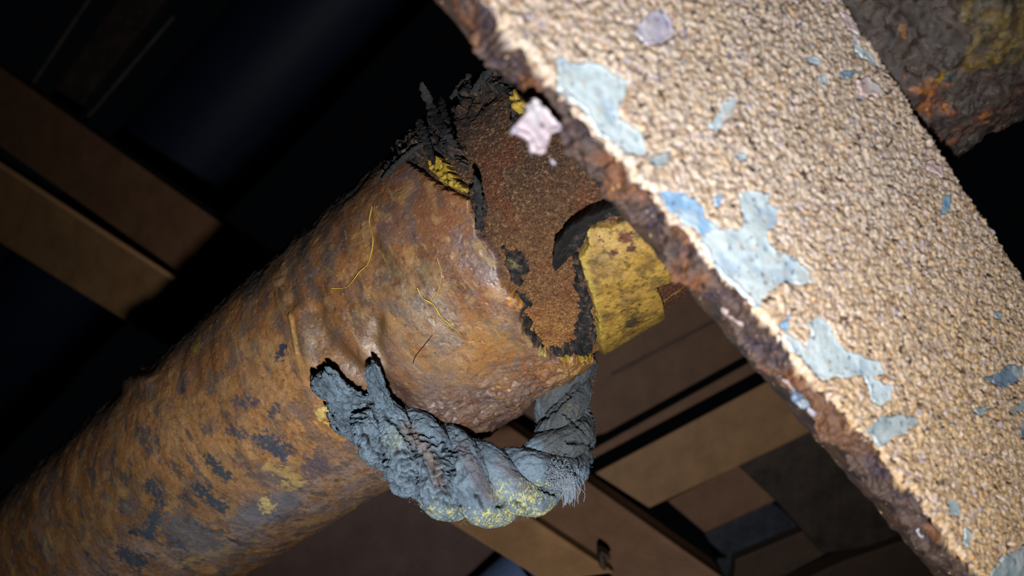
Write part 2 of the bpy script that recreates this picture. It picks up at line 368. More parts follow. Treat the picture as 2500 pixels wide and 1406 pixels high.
# --- granular core
def core_r(s, th, U, Q, vis):
    g, _ = cells(U, 520)
    r = np.full(s.shape, R - .0045) + fbm(U, 60, 3, 2.0) * .0012 - g * .0009 + fbm(U, 900, 2, 6.0) * .0004
    rough = sm(-th, math.radians(38), math.radians(70)); r += rough * (fbm(U, 150, 5, 15.0) * .0055 + .001)
    return r
def core_c(s, th, U, Q, vis):
    return np.clip(core_c0(s, th, U, Q, vis) * 1.45, 0, 1)
def core_c0(s, th, U, Q, vis):
    n = fbm(U, 700, 3, 1.0); m = fbm(U, 70, 4, 8.0)
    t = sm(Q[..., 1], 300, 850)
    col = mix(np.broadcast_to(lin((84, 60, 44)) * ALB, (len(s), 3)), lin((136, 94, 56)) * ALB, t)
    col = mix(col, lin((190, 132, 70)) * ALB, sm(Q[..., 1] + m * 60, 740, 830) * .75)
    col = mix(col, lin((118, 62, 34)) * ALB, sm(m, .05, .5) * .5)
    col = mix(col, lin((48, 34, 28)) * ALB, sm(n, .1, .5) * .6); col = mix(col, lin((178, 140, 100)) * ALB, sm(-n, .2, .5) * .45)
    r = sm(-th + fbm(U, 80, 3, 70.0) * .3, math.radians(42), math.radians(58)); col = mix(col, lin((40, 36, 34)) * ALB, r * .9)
    # red-brown corroded stretch beside the yellow patch
    k = sm(Q[..., 0], 1590, 1640) * sm(Q[..., 1], 560, 660)
    col = mix(col, mix(np.broadcast_to(lin((92, 52, 34)) * ALB, (len(s), 3)), lin((150, 110, 50)) * ALB, sm(fbm(U * [.3, 1, 1], 200, 3, 9.0), .15, .4)), k)
    col = patches(col, Q, [([(1400, 340), (1430, 380)], 26, (52, 46, 48), 1), ([(1380, 345)], 4, (180, 160, 50), 1), ([(1405, 342), (1415, 345)], 5, (190, 165, 50), 1),
                           ([(1433, 378)], 6, (190, 160, 60), 1), ([(1228, 315)], 5, (130, 120, 60), .8), ([(1395, 365)], 4, (180, 160, 50), 1)], U)
    return col
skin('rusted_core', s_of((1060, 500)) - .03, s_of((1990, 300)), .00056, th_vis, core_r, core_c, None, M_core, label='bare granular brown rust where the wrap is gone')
skin('pipe_wall', s_left - .2, s_right + .1, .012, th_vis, lambda s, th, U, Q, v: np.full(s.shape, R - .011), lambda s, th, U, Q, v: np.broadcast_to(lin((70, 48, 36)) * ALB, (len(s), 3)), None, M_core)

# --- scaly stretch beyond the flange
def far_r(s, th, U, Q, vis):
    n = fbm(U, 45, 5, 3.0); b = fbm(U, 150, 3, 30.0)
    return np.full(s.shape, R + .0045) + n * .003 + b * .0014 + .0016 * sm(n, .1, .25) + .0007 * fbm(U, 500, 2, 2.0)
def far_c(s, th, U, Q, vis):
    return far_c0(s, th, U, Q, vis) * np.array([.88, .76, .58])
def far_c0(s, th, U, Q, vis):
    n = fbm(U, 55, 5, 3.0); b = fbm(U, 120, 4, 30.0); f = fbm(U, 420, 3, 8.0)
    col = np.broadcast_to(lin((66, 52, 38)) * ALB * .8, (len(s), 3))
    col = mix(col, lin((84, 66, 50)) * ALB, sm(n, -.1, .3) * .6); col = mix(col, lin((112, 62, 30)) * ALB, sm(b, .05, .3) * sm(Q[..., 1], 120, 230))
    col = mix(col, lin((176, 116, 26)) * ALB, sm(b, .3, .42) * sm(Q[..., 1], 130, 230) * .9)
    olive = [(2330, 110), (2360, 60), (2345, 20), (2400, -60), (2600, -60), (2600, 130), (2450, 170), (2340, 160)]
    k = sm(sdf(Q, olive) + n * 45 + b * 20, 0, 8); col = mix(col, mix(np.broadcast_to(lin((128, 110, 36)) * ALB * .8, (len(s), 3)), lin((70, 60, 26)) * ALB, sm(b, -.1, .3)), k)
    col = mix(col, lin((30, 28, 26)) * ALB, sm(f, .2, .45) * .6)
    col = patches(col, Q, [([(2280, 175), (2290, 165)], 8, (190, 160, 30), 1), ([(2305, 180)], 10, (60, 80, 90), 1), ([(2200, 70)], 12, (150, 104, 24), .8)], U)
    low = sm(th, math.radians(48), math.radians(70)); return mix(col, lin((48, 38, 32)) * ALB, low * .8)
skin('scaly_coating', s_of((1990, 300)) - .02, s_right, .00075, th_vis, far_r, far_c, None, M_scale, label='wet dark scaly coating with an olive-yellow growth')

# --- yellow patches
def patch_skin(name, poly, h, rough_amp, cfun, material, jit=5.0, label=None, fade=None, thin=5.0, rlow=None):
    q = np.array(poly, float); hs = [hit(p) for p in q]
    ss = np.array([float(x[0]) for x in hs]); tt = np.array([float(x[1]) for x in hs])
    def rf(s, th, U, Q, vis):
        r = np.full(s.shape, R + h) + fbm(U, 90, 4, 5.5) * rough_amp + fbm(U, 450, 3, 1.5) * rough_amp * .35
        return r if fade is None else r + fade(Q)
    return skin(name, ss.min() - .006, ss.max() + .006, .00042, 0, rf, cfun, lambda s, th, U, Q, v: sdf(Q, poly) + fbm(U, 260, 5, 6.0, .65) * jit, material,
                thin=thin, rlow=R - .0048 if rlow is None else rlow, thrange=(tt.min() - .06, min(tt.max() + .06, math.radians(100))), label=label)
def yel_c(s, th, U, Q, vis):
    return yel_c0(s, th, U, Q, vis) * .92
def yel_c0(s, th, U, Q, vis):
    n = fbm(U, 70, 4, 2.2); f = fbm(U, 330, 4, 5.0)
    col = np.broadcast_to(lin((178, 140, 62)) * ALB, (len(s), 3)); col = mix(col, lin((124, 94, 50)) * ALB, sm(n + .3 * f, -.2, .35) * .85)
    col = mix(col, lin((196, 158, 88)) * ALB, np.exp(-(seg_dist(Q, [(1470, 570), (1500, 610)], False) / 34) ** 2) * .7)
    col = mix(col, lin((192, 166, 76)) * ALB, sm(seg_dist(Q, [(1431, 560), (1420, 640), (1450, 740), (1463, 823)], False), 22, 5) * .7)
    col = mix(col, lin((96, 74, 34)) * ALB, sm(f, .2, .5) * .75)
    col = mix(col, lin((104, 92, 48)) * ALB, sm(Q[..., 1] - (1600 - Q[..., 0]) * .5, 760, 830) * .5)
    return patches(col, Q, [([(1530, 583), (1516, 580)], 13, (104, 60, 38), 1), ([(1552, 602), (1536, 606)], 10, (86, 50, 34), 1), ([(1498, 617)], 9, (96, 54, 32), 1), ([(1545, 567)], 5, (86, 50, 34), 1), ([(1490, 545), (1520, 540)], 7, (80, 58, 36), .9),
        ([(1535, 790), (1545, 785)], 12, (66, 56, 44), .9), ([(1477, 775)], 7, (90, 74, 30), .8), ([(1610, 690), (1600, 700)], 18, (110, 88, 50), .7), ([(1560, 745)], 4, (50, 40, 30), 1), ([(1565, 672)], 14, (120, 98, 44), .7)], U, jit=5)
Y_POLY = [(1431, 560), (1457, 550), (1489, 558), (1508, 541), (1553, 531), (1604, 531), (1623, 579), (1662, 624), (1719, 647), (1694, 682), (1640, 697), (1608, 707), (1623, 739),
          (1630, 784), (1600, 812), (1560, 860), (1476, 875), (1463, 823), (1457, 771), (1438, 714), (1419, 656), (1412, 631), (1431, 611)]
patch_skin('yellow_coating', Y_POLY, -.0004, .0008, yel_c, M_yel, label='large flaking mustard-yellow coating patch', fade=lambda Q: .0022 * sm(Q[..., 0], 1660, 1720))
def y2(s, th, U, Q, vis):
    f = fbm(U, 380, 4, 5.0); return mix(np.broadcast_to(lin((178, 146, 52)) * ALB, (len(s), 3)), lin((70, 54, 30)) * ALB, sm(f, .0, .35))
for pl in ([(1036, 384), (1064, 372), (1085, 392), (1100, 420), (1115, 440), (1143, 458), (1139, 474), (1112, 462), (1070, 440), (1046, 412)],
           [(1258, 212), (1282, 196), (1299, 232), (1276, 262), (1250, 268), (1244, 240)],
           [(1348, 885), (1372, 872), (1402, 884), (1390, 902), (1352, 905)],
           [(1414, 862), (1446, 868), (1448, 884), (1412, 896)]):
    patch_skin('yellow_remnant', pl, .0005, .0026, y2, M_yel, jit=7)
# --- black crust along the tear
def blk(s, th, U, Q, vis):
    f = fbm(U, 330, 4, 7.0); col = mix(np.broadcast_to(lin((44, 40, 40)) * ALB, (len(s), 3)), lin((104, 78, 62)) * ALB, sm(f, .05, .5)); col = mix(col, lin((16, 15, 16)) * ALB, sm(-f, .0, .35))
    return patches(col, Q, [([(1246, 645), (1258, 655)], 9, (120, 118, 74), .9), ([(1238, 690), (1250, 700)], 10, (84, 62, 60), .7)], U)
CR = [([(1000, 300), (1030, 262), (1066, 272), (1095, 320), (1120, 362), (1128, 413), (1092, 381), (1047, 355), (1015, 374), (955, 410), (930, 430), (960, 380)], .002, .006),
      ([(1152, 426), (1170, 470), (1178, 500), (1176, 575), (1162, 573), (1158, 528), (1143, 480)], .0025, .004),
      ([(1222, 612), (1250, 616), (1284, 643), (1286, 668), (1272, 690), (1262, 710), (1242, 690), (1228, 650)], -.001, .0045),
      ([(1276, 775), (1296, 800), (1312, 838), (1340, 868), (1300, 858), (1280, 820)], .0002, .004),
      ([(1393, 632), (1412, 628), (1428, 690), (1449, 760), (1463, 829), (1446, 878), (1424, 868), (1408, 823), (1417, 752), (1405, 700)], -.0012, .005),
      ([(1348, 868), (1385, 856), (1425, 848), (1444, 876), (1400, 872), (1360, 884)], .0006, .0045),
      ([(1100, 225), (1150, 165), (1205, 110), (1245, 95), (1290, 170), (1262, 214), (1250, 250), (1256, 310), (1244, 316), (1240, 240), (1205, 208), (1150, 222), (1125, 246)], .001, .006),
      ([(1256, 725), (1284, 742), (1292, 760), (1276, 782), (1262, 760)], -.001, .004)]
for pl, h, ra in CR: patch_skin('black_crust', pl, h - .0012, ra * .8, blk, M_black, jit=17, thin=9)
# the lifted black flap: charred wrap bent up along its upper rim
FLAP = [(1562, 462), (1500, 482), (1440, 505), (1395, 535), (1362, 575), (1350, 618), (1360, 642), (1392, 632), (1420, 606), (1434, 572), (1452, 548), (1500, 535), (1570, 520), (1600, 500), (1590, 470)]
patch_skin('lifted_flap', FLAP, .001, .004, lambda s, th, U, Q, v: mix(np.broadcast_to(lin((24, 23, 24)) * ALB, (len(s), 3)), lin((72, 60, 54)) * ALB, sm(fbm(U, 330, 4, 7.0), .1, .5) * sm(seg_dist(Q, FLAP[:7], False), 12, 30)),
           M_black, jit=6, thin=7, fade=lambda Q: .010 * sm(seg_dist(Q, FLAP[:7], False), 34, 6), label='black charred flap bent up off the rust')
# torn strips standing off the upper outline
def strip(pts, w, lift, name='torn_strip'):
    pa = []
    for (x, y), l in zip(pts, lift):
        _, _, q = hit(np.array((x, y), float)); d = ray(np.array((x, y), float)); z = min(q[2], .4) - l; pa.append(d * z)
    pa = catmull(pa, 60); T, n, b = frames(pa); nv = 20; ph = np.arange(nv) / nv * 2 * math.pi; t = np.linspace(0, 1, 60)
    ww = w * .68 * (.65 + .5 * np.sin(t * 2.6)) * np.minimum(1, (1 - t) * 10 + .25)
    ww = ww * (1 + .25 * fbm(np.stack([t * .05, t * 0, t * 0 + w], -1), 200, 2))
    P = pa[:, None] + ww[:, None, None] * (np.cos(ph)[None, :, None] * n[:, None] + .38 * np.sin(ph)[None, :, None] * b[:, None]); P = P.reshape(-1, 3)
    q = fbm(P, 420, 4, 6.0); cen = np.repeat(pa, nv, 0); P = cen + (P - cen) * (1 + q * .95)[:, None]
    col = mix(np.broadcast_to(lin((48, 47, 48)) * ALB, (len(P), 3)), lin((24, 23, 24)) * ALB, sm(q, 0, .4))
    return mesh(name, P, quads(60, nv, True), M_black, pipe, col)
strip([(1114, 358), (1085, 320), (1052, 262), (1030, 200)], .0030, [.012, .016, .018, .018])
strip([(1112, 362), (1090, 300), (1076, 236)], .0020, [.01, .012, .012])
strip([(1060, 400), (1035, 330), (1020, 290)], .0026, [.006, .008, .008])
strip([(1165, 560), (1172, 500), (1158, 428)], .0021, [.006, .009, .012])
strip([(1150, 230), (1180, 190), (1215, 160)], .0022, [.006, .008, .008])
strip([(930, 440), (980, 390), (1030, 350)], .0018, [.003, .005, .004])
strip([(1100, 240), (1130, 205), (1150, 182)], .0022, [.004, .006, .006])
# yellow fibres stuck on the wrap
for pts, w in (([(912, 505), (906, 545), (915, 590), (903, 640), (880, 665), (850, 700), (812, 704)], .00032), ([(1074, 628), (1084, 665), (1078, 700), (1066, 728)], .00022),
               ([(1028, 698), (1042, 722), (1066, 738), (1082, 765), (1104, 786)], .00042), ([(780, 640), (800, 655), (828, 672)], .00012), ([(905, 715), (918, 740)], .00012),
               ([(1090, 780), (1120, 800), (1136, 824)], .00012), ([(440, 1005), (462, 1022), (480, 1032)], .00018), ([(880, 665), (890, 690), (896, 710)], .00012)):
    pa = []
    for p in pts:
        _, th_, q = hit(np.array(p, float)); ext = float(strokes(np.array([p], float), RID)[0]); pa.append(q + nrm(q - P0 - A * ((q - P0) @ A)) * (ext + .0009))
    P, f = tube(catmull(pa, 40), w * .62 * (1 + .4 * np.sin(np.linspace(0, 21, 40))), 6); mesh('yellow_thread', P, f, M_thread, pipe)
# cracks: thin dark slivers
for pts in ([(1062, 808), (1040, 835), (1020, 860), (1012, 880)], [(940, 480), (900, 520), (880, 560)]):
    pa = []
    for p in pts:
        _, th_, q = hit(np.array(p, float)); ext = float(strokes(np.array([p], float), RID)[0]); pa.append(q + nrm(q - P0 - A * ((q - P0) @ A)) * (ext + .0002))
    P, f = tube(catmull(pa, 40), .00022, 6); mesh('crack', P, f, M_black, pipe, lin((50, 34, 26)) * .5)

# ------------------------------------------------------------------ the rope
rp = [(1402, 850, 112, .462), (1392, 915, 116, .438), (1374, 985, 122, .432), (1378, 1055, 138, .424), (1368, 1112, 150, .414), (1315, 1160, 158, .405), (1240, 1187, 172, .400), (1150, 1176, 196, .396),
      (1062, 1140, 200, .392), (985, 1088, 176, .387), (920, 1040, 140, .384), (878, 1010, 110, .383)]
cp = np.array([ray(np.array((x, y), float)) * z for x, y, w, z in rp]); rw = np.array([[w * z / F / 2] for x, y, w, z in rp])
NL = 720; cpath = catmull(cp, NL); crad = catmull(rw, NL)[:, 0]
rope = thing('frayed_rope', cp[5], 'thick charred grey rope looped under the rusty pipe with splayed cut strands', 'rope')
T, n_, b_ = frames(cpath); ln = np.concatenate([[0], np.cumsum(np.linalg.norm(np.diff(cpath, axis=0), axis=1))])
_rc = [[(320, 440), (430, 432), (540, 428)], [(330, 490), (540, 502)], [(380, 545), (550, 530)], [(400, 582), (520, 575)], [(430, 640), (560, 690)], [(720, 772), (850, 768)], [(770, 832), (870, 800)],
       [(780, 872), (850, 860)], [(780, 917), (880, 893)], [(770, 952), (900, 938)], [(790, 987), (920, 960)], [(560, 900), (650, 930)], [(650, 960), (760, 1030)], [(700, 1000), (810, 1042)], [(880, 676), (970, 692)],
       [(960, 715), (1060, 706)], [(980, 762), (1080, 800)], [(1010, 805), (1130, 792)], [(1012, 860), (1100, 848)], [(1000, 905), (1140, 888)], [(1000, 945), (1140, 920)], [(1010, 1012), (1110, 990)], [(860, 640), (960, 655)],
       [(600, 860), (690, 880)], [(620, 820), (700, 830)], [(1080, 1130), (1180, 1140)], [(1420, 1145), (1500, 1120)], [(1540, 1100), (1620, 1170)], [(1730, 1015), (1820, 1065)], [(1290, 1060), (1340, 1160)],
       [(570, 430), (640, 500), (740, 590)], [(690, 440), (640, 330), (590, 230)], [(330, 300), (420, 390)], [(230, 290), (330, 400)], [(1880, 520), (2030, 640)], [(1900, 690), (2060, 720)], [(1720, 560), (1850, 450), (1980, 300)],
       [(760, 600), (840, 700), (900, 800), (940, 900), (990, 1000)], [(560, 760), (640, 790)], [(520, 690), (600, 740)], [(450, 720), (520, 760)], [(1070, 740), (1150, 760)], [(1030, 1050), (1120, 1060)], [(820, 1080), (900, 1060)]]
RCR = [[(700 + x / 2.778, 827 + y / 2.778) for x, y in l] for l in _rc]
def rope_cuts(P):
    Q = PX(P); Q = Q + np.stack([fbm(P, 260, 3, 1.0), fbm(P, 260, 3, 51.0)], -1) * 9; o = np.zeros(len(P)); w = 3.0 + 1.6 * fbm(P, 150, 2, 9.0)
    for l in RCR: o = np.maximum(o, np.exp(-(seg_dist(Q, l, False) / w) ** 2))
    return o * (P[:, 2] < .45)
def rope_col(P, crackv, pos):
    Q = PX(P); n = fbm(P, 120, 4, 4.0); f = fbm(P, 600, 3, 9.0)
    col = np.broadcast_to(lin((134, 154, 170)) * ALB, (len(P), 3))
    col = mix(col, lin((92, 106, 118)) * ALB, sm(n, -.1, .35) * .6)
    col = mix(col, lin((116, 96, 92)) * ALB, sm(n + f * .3 - .3 * np.abs(pos), .0, .3) * .6 * sm(Q[..., 0], 880, 1050))
    col = mix(col, lin((150, 126, 110)) * ALB, np.exp(-(seg_dist(Q, [(990, 1045), (1050, 1110), (1072, 1180)], False) / 16) ** 2) * .7)
    col = mix(col, lin((122, 108, 112)) * ALB, np.exp(-(seg_dist(Q, [(1130, 1090), (1170, 1170), (1200, 1215)], False) / 20) ** 2) * .7 + np.exp(-(seg_dist(Q, [(1225, 1130), (1290, 1200)], False) / 16) ** 2) * .6)
    green = [(1000, 1225), (1060, 1225), (1120, 1250), (1180, 1245), (1225, 1225), (1255, 1190), (1275, 1170), (1330, 1180), (1370, 1210), (1350, 1260), (1270, 1300), (1150, 1300), (1050, 1262)]
    gm = sm(sdf(Q, green) + f * 30 + n * 30, -4, 12) * sm(fbm(P, 1100, 3, 2.0) + .5 * fbm(P, 200, 2, 5.0), -.05, .3)
    gm = np.maximum(gm, .75 * np.exp(-(np.hypot(Q[..., 0] - 1225, Q[..., 1] - 1200) / 24) ** 2) * sm(f, -.1, .2))
    gm = np.maximum(gm, .6 * np.exp(-(np.hypot(Q[..., 0] - 1395, Q[..., 1] - 1005) / 22) ** 2) * sm(f, -.1, .2))
    gm = np.maximum(gm, .5 * np.exp(-(np.hypot(Q[..., 0] - 960, Q[..., 1] - 1075) / 24) ** 2) * sm(f, -.1, .2))
    col = mix(col, lin((226, 222, 146)) * ALB, gm)
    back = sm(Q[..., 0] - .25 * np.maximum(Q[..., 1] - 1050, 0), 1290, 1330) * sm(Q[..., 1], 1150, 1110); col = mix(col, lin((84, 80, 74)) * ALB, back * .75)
    col = mix(col, lin((34, 36, 40)) * ALB, crackv)
    return col
NVS = 100; ph = np.arange(NVS) / NVS * 2 * math.pi
PITCH = .066
for kstr in range(3):
    al = 2 * math.pi * ln / PITCH + kstr * 2 * math.pi / 3 + .6 - 2 * math.pi * .022 / PITCH
    rin = crad * .56
    cen = cpath + rin[:, None] * (np.cos(al)[:, None] * n_ + np.sin(al)[:, None] * b_)
    srad = crad * .50
    Ts, ns, bs = frames(cen); L2 = np.concatenate([[0], np.cumsum(np.linalg.norm(np.diff(cen, axis=0), axis=1))])
    PH, LL = np.meshgrid(ph, L2); PH = PH.ravel(); LL = LL.ravel()
    dirs = (np.cos(ph)[None, :, None] * ns[:, None] + np.sin(ph)[None, :, None] * bs[:, None]).reshape(-1, 3)
    cenr = np.repeat(cen, NVS, 0); sr = np.repeat(srad, NVS); mid = np.repeat(cpath, NVS, 0)
    base = cenr + dirs * sr[:, None]; Q = PX(base)
    cyc = np.stack([LL, np.cos(PH) * .012, np.sin(PH) * .012 + kstr * .3], -1)
    wob = fbm(cyc, 160, 2, 41.0); n1c = perlin(cyc * [300, 75, 75] + wob[:, None] * .8 + 60); n2c = perlin(cyc * [720, 160, 160] + wob[:, None] + 90)
    zone = sm(Q[:, 0], 1200, 1110) * .9 * sm(np.abs(Q[:, 1] - 1130 - (Q[:, 0] - 1030) * .3), 130, 60) + .1
    crack = np.exp(-(n1c / .13) ** 2) * zone * sm(fbm(cyc, 110, 2, 5.0), -.35, .1); crack2 = np.exp(-(n2c / .13) ** 2) * .6 * zone
    yarn = np.abs(np.sin(PH * 5 + LL * 300 + fbm(cyc, 120, 2, 1.0) * 2)) ** .6
    cut = rope_cuts(base); lump = fbm(base, 90, 4, 4.0); fine = fbm(base, 500, 3, 1.0)
    disp = sr * (.10 * lump + .05 * fine) + .0007 * yarn - .0024 * crack - .0010 * crack2 - .0036 * cut
    P = base + dirs * disp[:, None]
    outw = ((P - mid) * dirs).sum(1) / sr
    col = rope_col(P, np.clip(crack * .6 + crack2 * .4 + cut, 0, 1) * .9, outw)
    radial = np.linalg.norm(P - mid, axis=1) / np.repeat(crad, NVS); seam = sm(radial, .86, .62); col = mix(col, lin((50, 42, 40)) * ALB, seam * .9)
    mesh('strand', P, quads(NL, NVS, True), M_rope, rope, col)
# splayed cut ends
def stub(pts, w0, w1, flat=.5, seed=0, nlen=150, nv=64, name='cut_strand'):
    pa = catmull([ray(np.array((x, y), float)) * z for x, y, z in pts], nlen); T, n, b = frames(pa)
    ph = np.arange(nv) / nv * 2 * math.pi; t = np.linspace(0, 1, nlen)
    w = (w0 + (w1 - w0) * t) * np.minimum(1, np.sqrt(np.maximum(1.0 - t, 0) * 14) + .12)
    # n lies in the picture plane, b along the view
    v = np.cross(T, [0, 0, 1.0]); v = nrm(v); u = np.cross(v, T)
    P = (pa[:, None] + w[:, None, None] * (np.cos(ph)[None, :, None] * v[:, None] + flat * np.sin(ph)[None, :, None] * u[:, None])).reshape(-1, 3)
    cen = np.repeat(pa, nv, 0); PHs = np.tile(ph, nlen); Ls = np.repeat(t, nv) * np.linalg.norm(np.diff(pa, axis=0), axis=1).sum()
    cyc = np.stack([Ls * .25, np.cos(PHs) * .01, np.sin(PHs) * .01 + seed], -1); g = fbm(cyc, 520, 3, 3.0); crack = np.exp(-(g / .08) ** 2)
    g2 = fbm(P, 380, 4, 5.0)
    crack = np.maximum(crack, rope_cuts(P)); P = cen + (P - cen) * (1 + .28 * g2 - .28 * crack)[:, None] + np.repeat(T, nv, 0) * (np.repeat(t, nv) ** 3 * fbm(cyc * [0, 1, 1], 350, 2, 2.0) * .006)[:, None]
    col = rope_col(P, crack * .75, np.ones(len(P))); col = mix(col, lin((64, 76, 84)) * ALB, np.repeat(sm(t, .1, .7), nv) * .35)
    f = quads(nlen, nv, True)
    return mesh(name, P, f, M_rope, rope, col)
stub([(945, 1050, .388), (890, 1010, .384), (830, 965, .382), (778, 925, .381)], .0076, .0066, .45, 1)
stub([(850, 985, .382), (818, 940, .380), (800, 912, .379)], .0054, .0040, .4, 5, 80)
stub([(985, 1075, .388), (950, 1020, .380), (922, 950, .372), (908, 895, .368)], .0058, .0038, .8, 2)
stub([(970, 1100, .392), (905, 1078, .389), (858, 1058, .387), (822, 1040, .386)], .0066, .0024, .45, 3)
stub([(960, 1080, .389), (900, 1050, .385), (850, 1024, .383), (812, 1008, .383)], .0062, .0038, .35, 4)
stub([(960, 1060, .388), (900, 1032, .384), (850, 1000, .382), (812, 985, .382)], .0062, .0042, .35, 7)
stub([(1395, 1010, .432), (1418, 1050, .428), (1432, 1085, .426)], .0108, .0054, .6, 8, 80, name='burnt_lump')
stub([(1380, 1070, .42), (1412, 1105, .416), (1430, 1122, .415)], .0102, .0048, .6, 9, 80, name='burnt_lump')
# the pale tuft: far too many loose fibres to count
V = []; Fc = []; o = 0
for i in range(190):
    x0 = random.gauss(1372, 17); y0 = random.gauss(1168, 13); z0 = .388 + random.uniform(-.003, .002)
    L = random.uniform(14, 58) if x0 > 1362 else random.uniform(10, 26); dx = random.uniform(2, 17)
    pts = [(x0, y0, z0), (x0 + dx * .6, y0 + L * .15, z0 - .002), (x0 + dx, y0 + L * .5, z0 - .002), (x0 + dx * random.uniform(.6, 1.15), y0 + L, z0 - .001)]
    P, f = tube(catmull([ray(np.array((a, b), float)) * c for a, b, c in pts], 9), .00016, 4); V.append(P); Fc.append(f + o); o += len(P)
for i in range(260):
    x0 = random.gauss(1366, 15); y0 = random.gauss(1160, 15); z0 = .388 + random.uniform(-.003, .002); a = random.uniform(0, 6.3)
    pts = [(x0, y0, z0), (x0 + 7 * math.cos(a), y0 + 7 * math.sin(a), z0 - .0015), (x0 + 12 * math.cos(a + .6), y0 + 12 * math.sin(a + .6), z0)]
    P, f = tube(catmull([ray(np.array((a_, b), float)) * c for a_, b, c in pts], 6), .00014, 4); V.append(P); Fc.append(f + o); o += len(P)
tag(mesh('loose_fibres', np.concatenate(V), np.concatenate(Fc), M_fray, rope, label='pale tuft of loose fibres'), kind='stuff')
# fuzz over the strands
V = []; Fc = []; o = 0
for i in range(2200):
    k = random.randrange(40, NL - 10); a = random.uniform(0, 6.28); d = math.cos(a) * n_[k] + math.sin(a) * b_[k]
    if d[2] > .3: continue
    p = cpath[k] + d * crad[k] * random.uniform(.96, 1.06); q = p + (d * .6 + np.array([random.gauss(0, .7) for _ in range(3)])) * .0006
    P, f = tube(np.array([p, (p + q) / 2 + .0003, q]), .00010, 3); V.append(P); Fc.append(f + o); o += len(P)
tag(mesh('surface_fuzz', np.concatenate(V), np.concatenate(Fc), M_fray, rope), kind='stuff')

# ------------------------------------------------------------------ the foreground flange
dv = nrm([.640, .733, .230]); ev = np.array([.65, -.63, .42]); ev = nrm(ev - dv * (ev @ dv)); nv_ = np.cross(dv, ev); nv_ = nv_ if nv_[2] < 0 else -nv_
a0 = ray(np.array((1596, 514), float)) * .222
def pl_hit(px, off=0.0):
    d = ray(np.asarray(px, float)); o = a0 + nv_ * off; t = (o @ nv_) / (d @ nv_); p = d * t[..., None] - a0
    return p @ dv, p @ ev
U0 = pl_hit((1100, -120))[0] - .035; U1 = pl_hit((2420, 1560))[0] + .03
u_r0, v_r0 = pl_hit((2060, 0)); u_r1, v_r1 = pl_hit((2480, 640)); print('plate', U0, U1, v_r0, v_r1)
def v_right(u): return v_r0 + (v_r1 - v_r0) * (u - u_r0) / (u_r1 - u_r0)
EDG = [(1182, 0), (1222, 55), (1262, 108), (1300, 150), (1345, 190), (1385, 240), (1402, 272), (1432, 292), (1452, 335), (1482, 352), (1512, 390), (1540, 408), (1562, 450), (1588, 470), (1610, 505), (1640, 545), (1668, 560), (1706, 600),
       (1742, 655), (1775, 690), (1800, 706), (1838, 745), (1872, 780), (1893, 822), (1920, 850), (1942, 893), (1975, 925), (2010, 965), (2042, 985), (2075, 1030), (2105, 1062), (2150, 1100), (2165, 1135), (2200, 1180), (2240, 1215), (2262, 1255), (2300, 1290), (2330, 1340), (2370, 1380), (2400, 1406)]
eu, evv = pl_hit(np.array(EDG, float)); eu = np.concatenate([[U0 - 1], eu, [U1 + 1]]); evv = np.concatenate([[evv[0]], evv, [evv[-1]]])
flange = thing('rusted_flange', a0, 'blistered rusty steel flange with pale blue paint scraps crossing close in front', 'beam')
TH = .0138
nu = 760; us = np.linspace(U0, U1, nu)
one = np.stack([us, us * 0, us * 0], -1)
vl = np.interp(us, eu, evv) + fbm(one, 260, 4, 3.0) * .0016 + fbm(one, 900, 2, 8.0) * .0008
vr = v_right(us) + fbm(one, 90, 4, 13.0) * .0012 + fbm(one, 600, 2, 18.0) * .0005
nf_ = 300; nsd = 46; nbk = 6
prof_v = []; prof_n = []; kind_ = []
fv = np.linspace(0, 1, nf_)
Vg = vl[:, None] + (vr - vl)[:, None] * fv[None]; Ng = np.zeros_like(Vg)
sd_t = np.linspace(0, 1, nsd)[1:]
vbL = np.repeat(vl[:, None], nsd - 1, 1); nbL = -TH * np.repeat(sd_t[None], nu, 0)
PF = a0 + dv * us[:, None, None] + ev * Vg[..., None] + nv_ * Ng[..., None]; PS = a0 + dv * us[:, None, None] + ev * vbL[..., None] + nv_ * nbL[..., None]
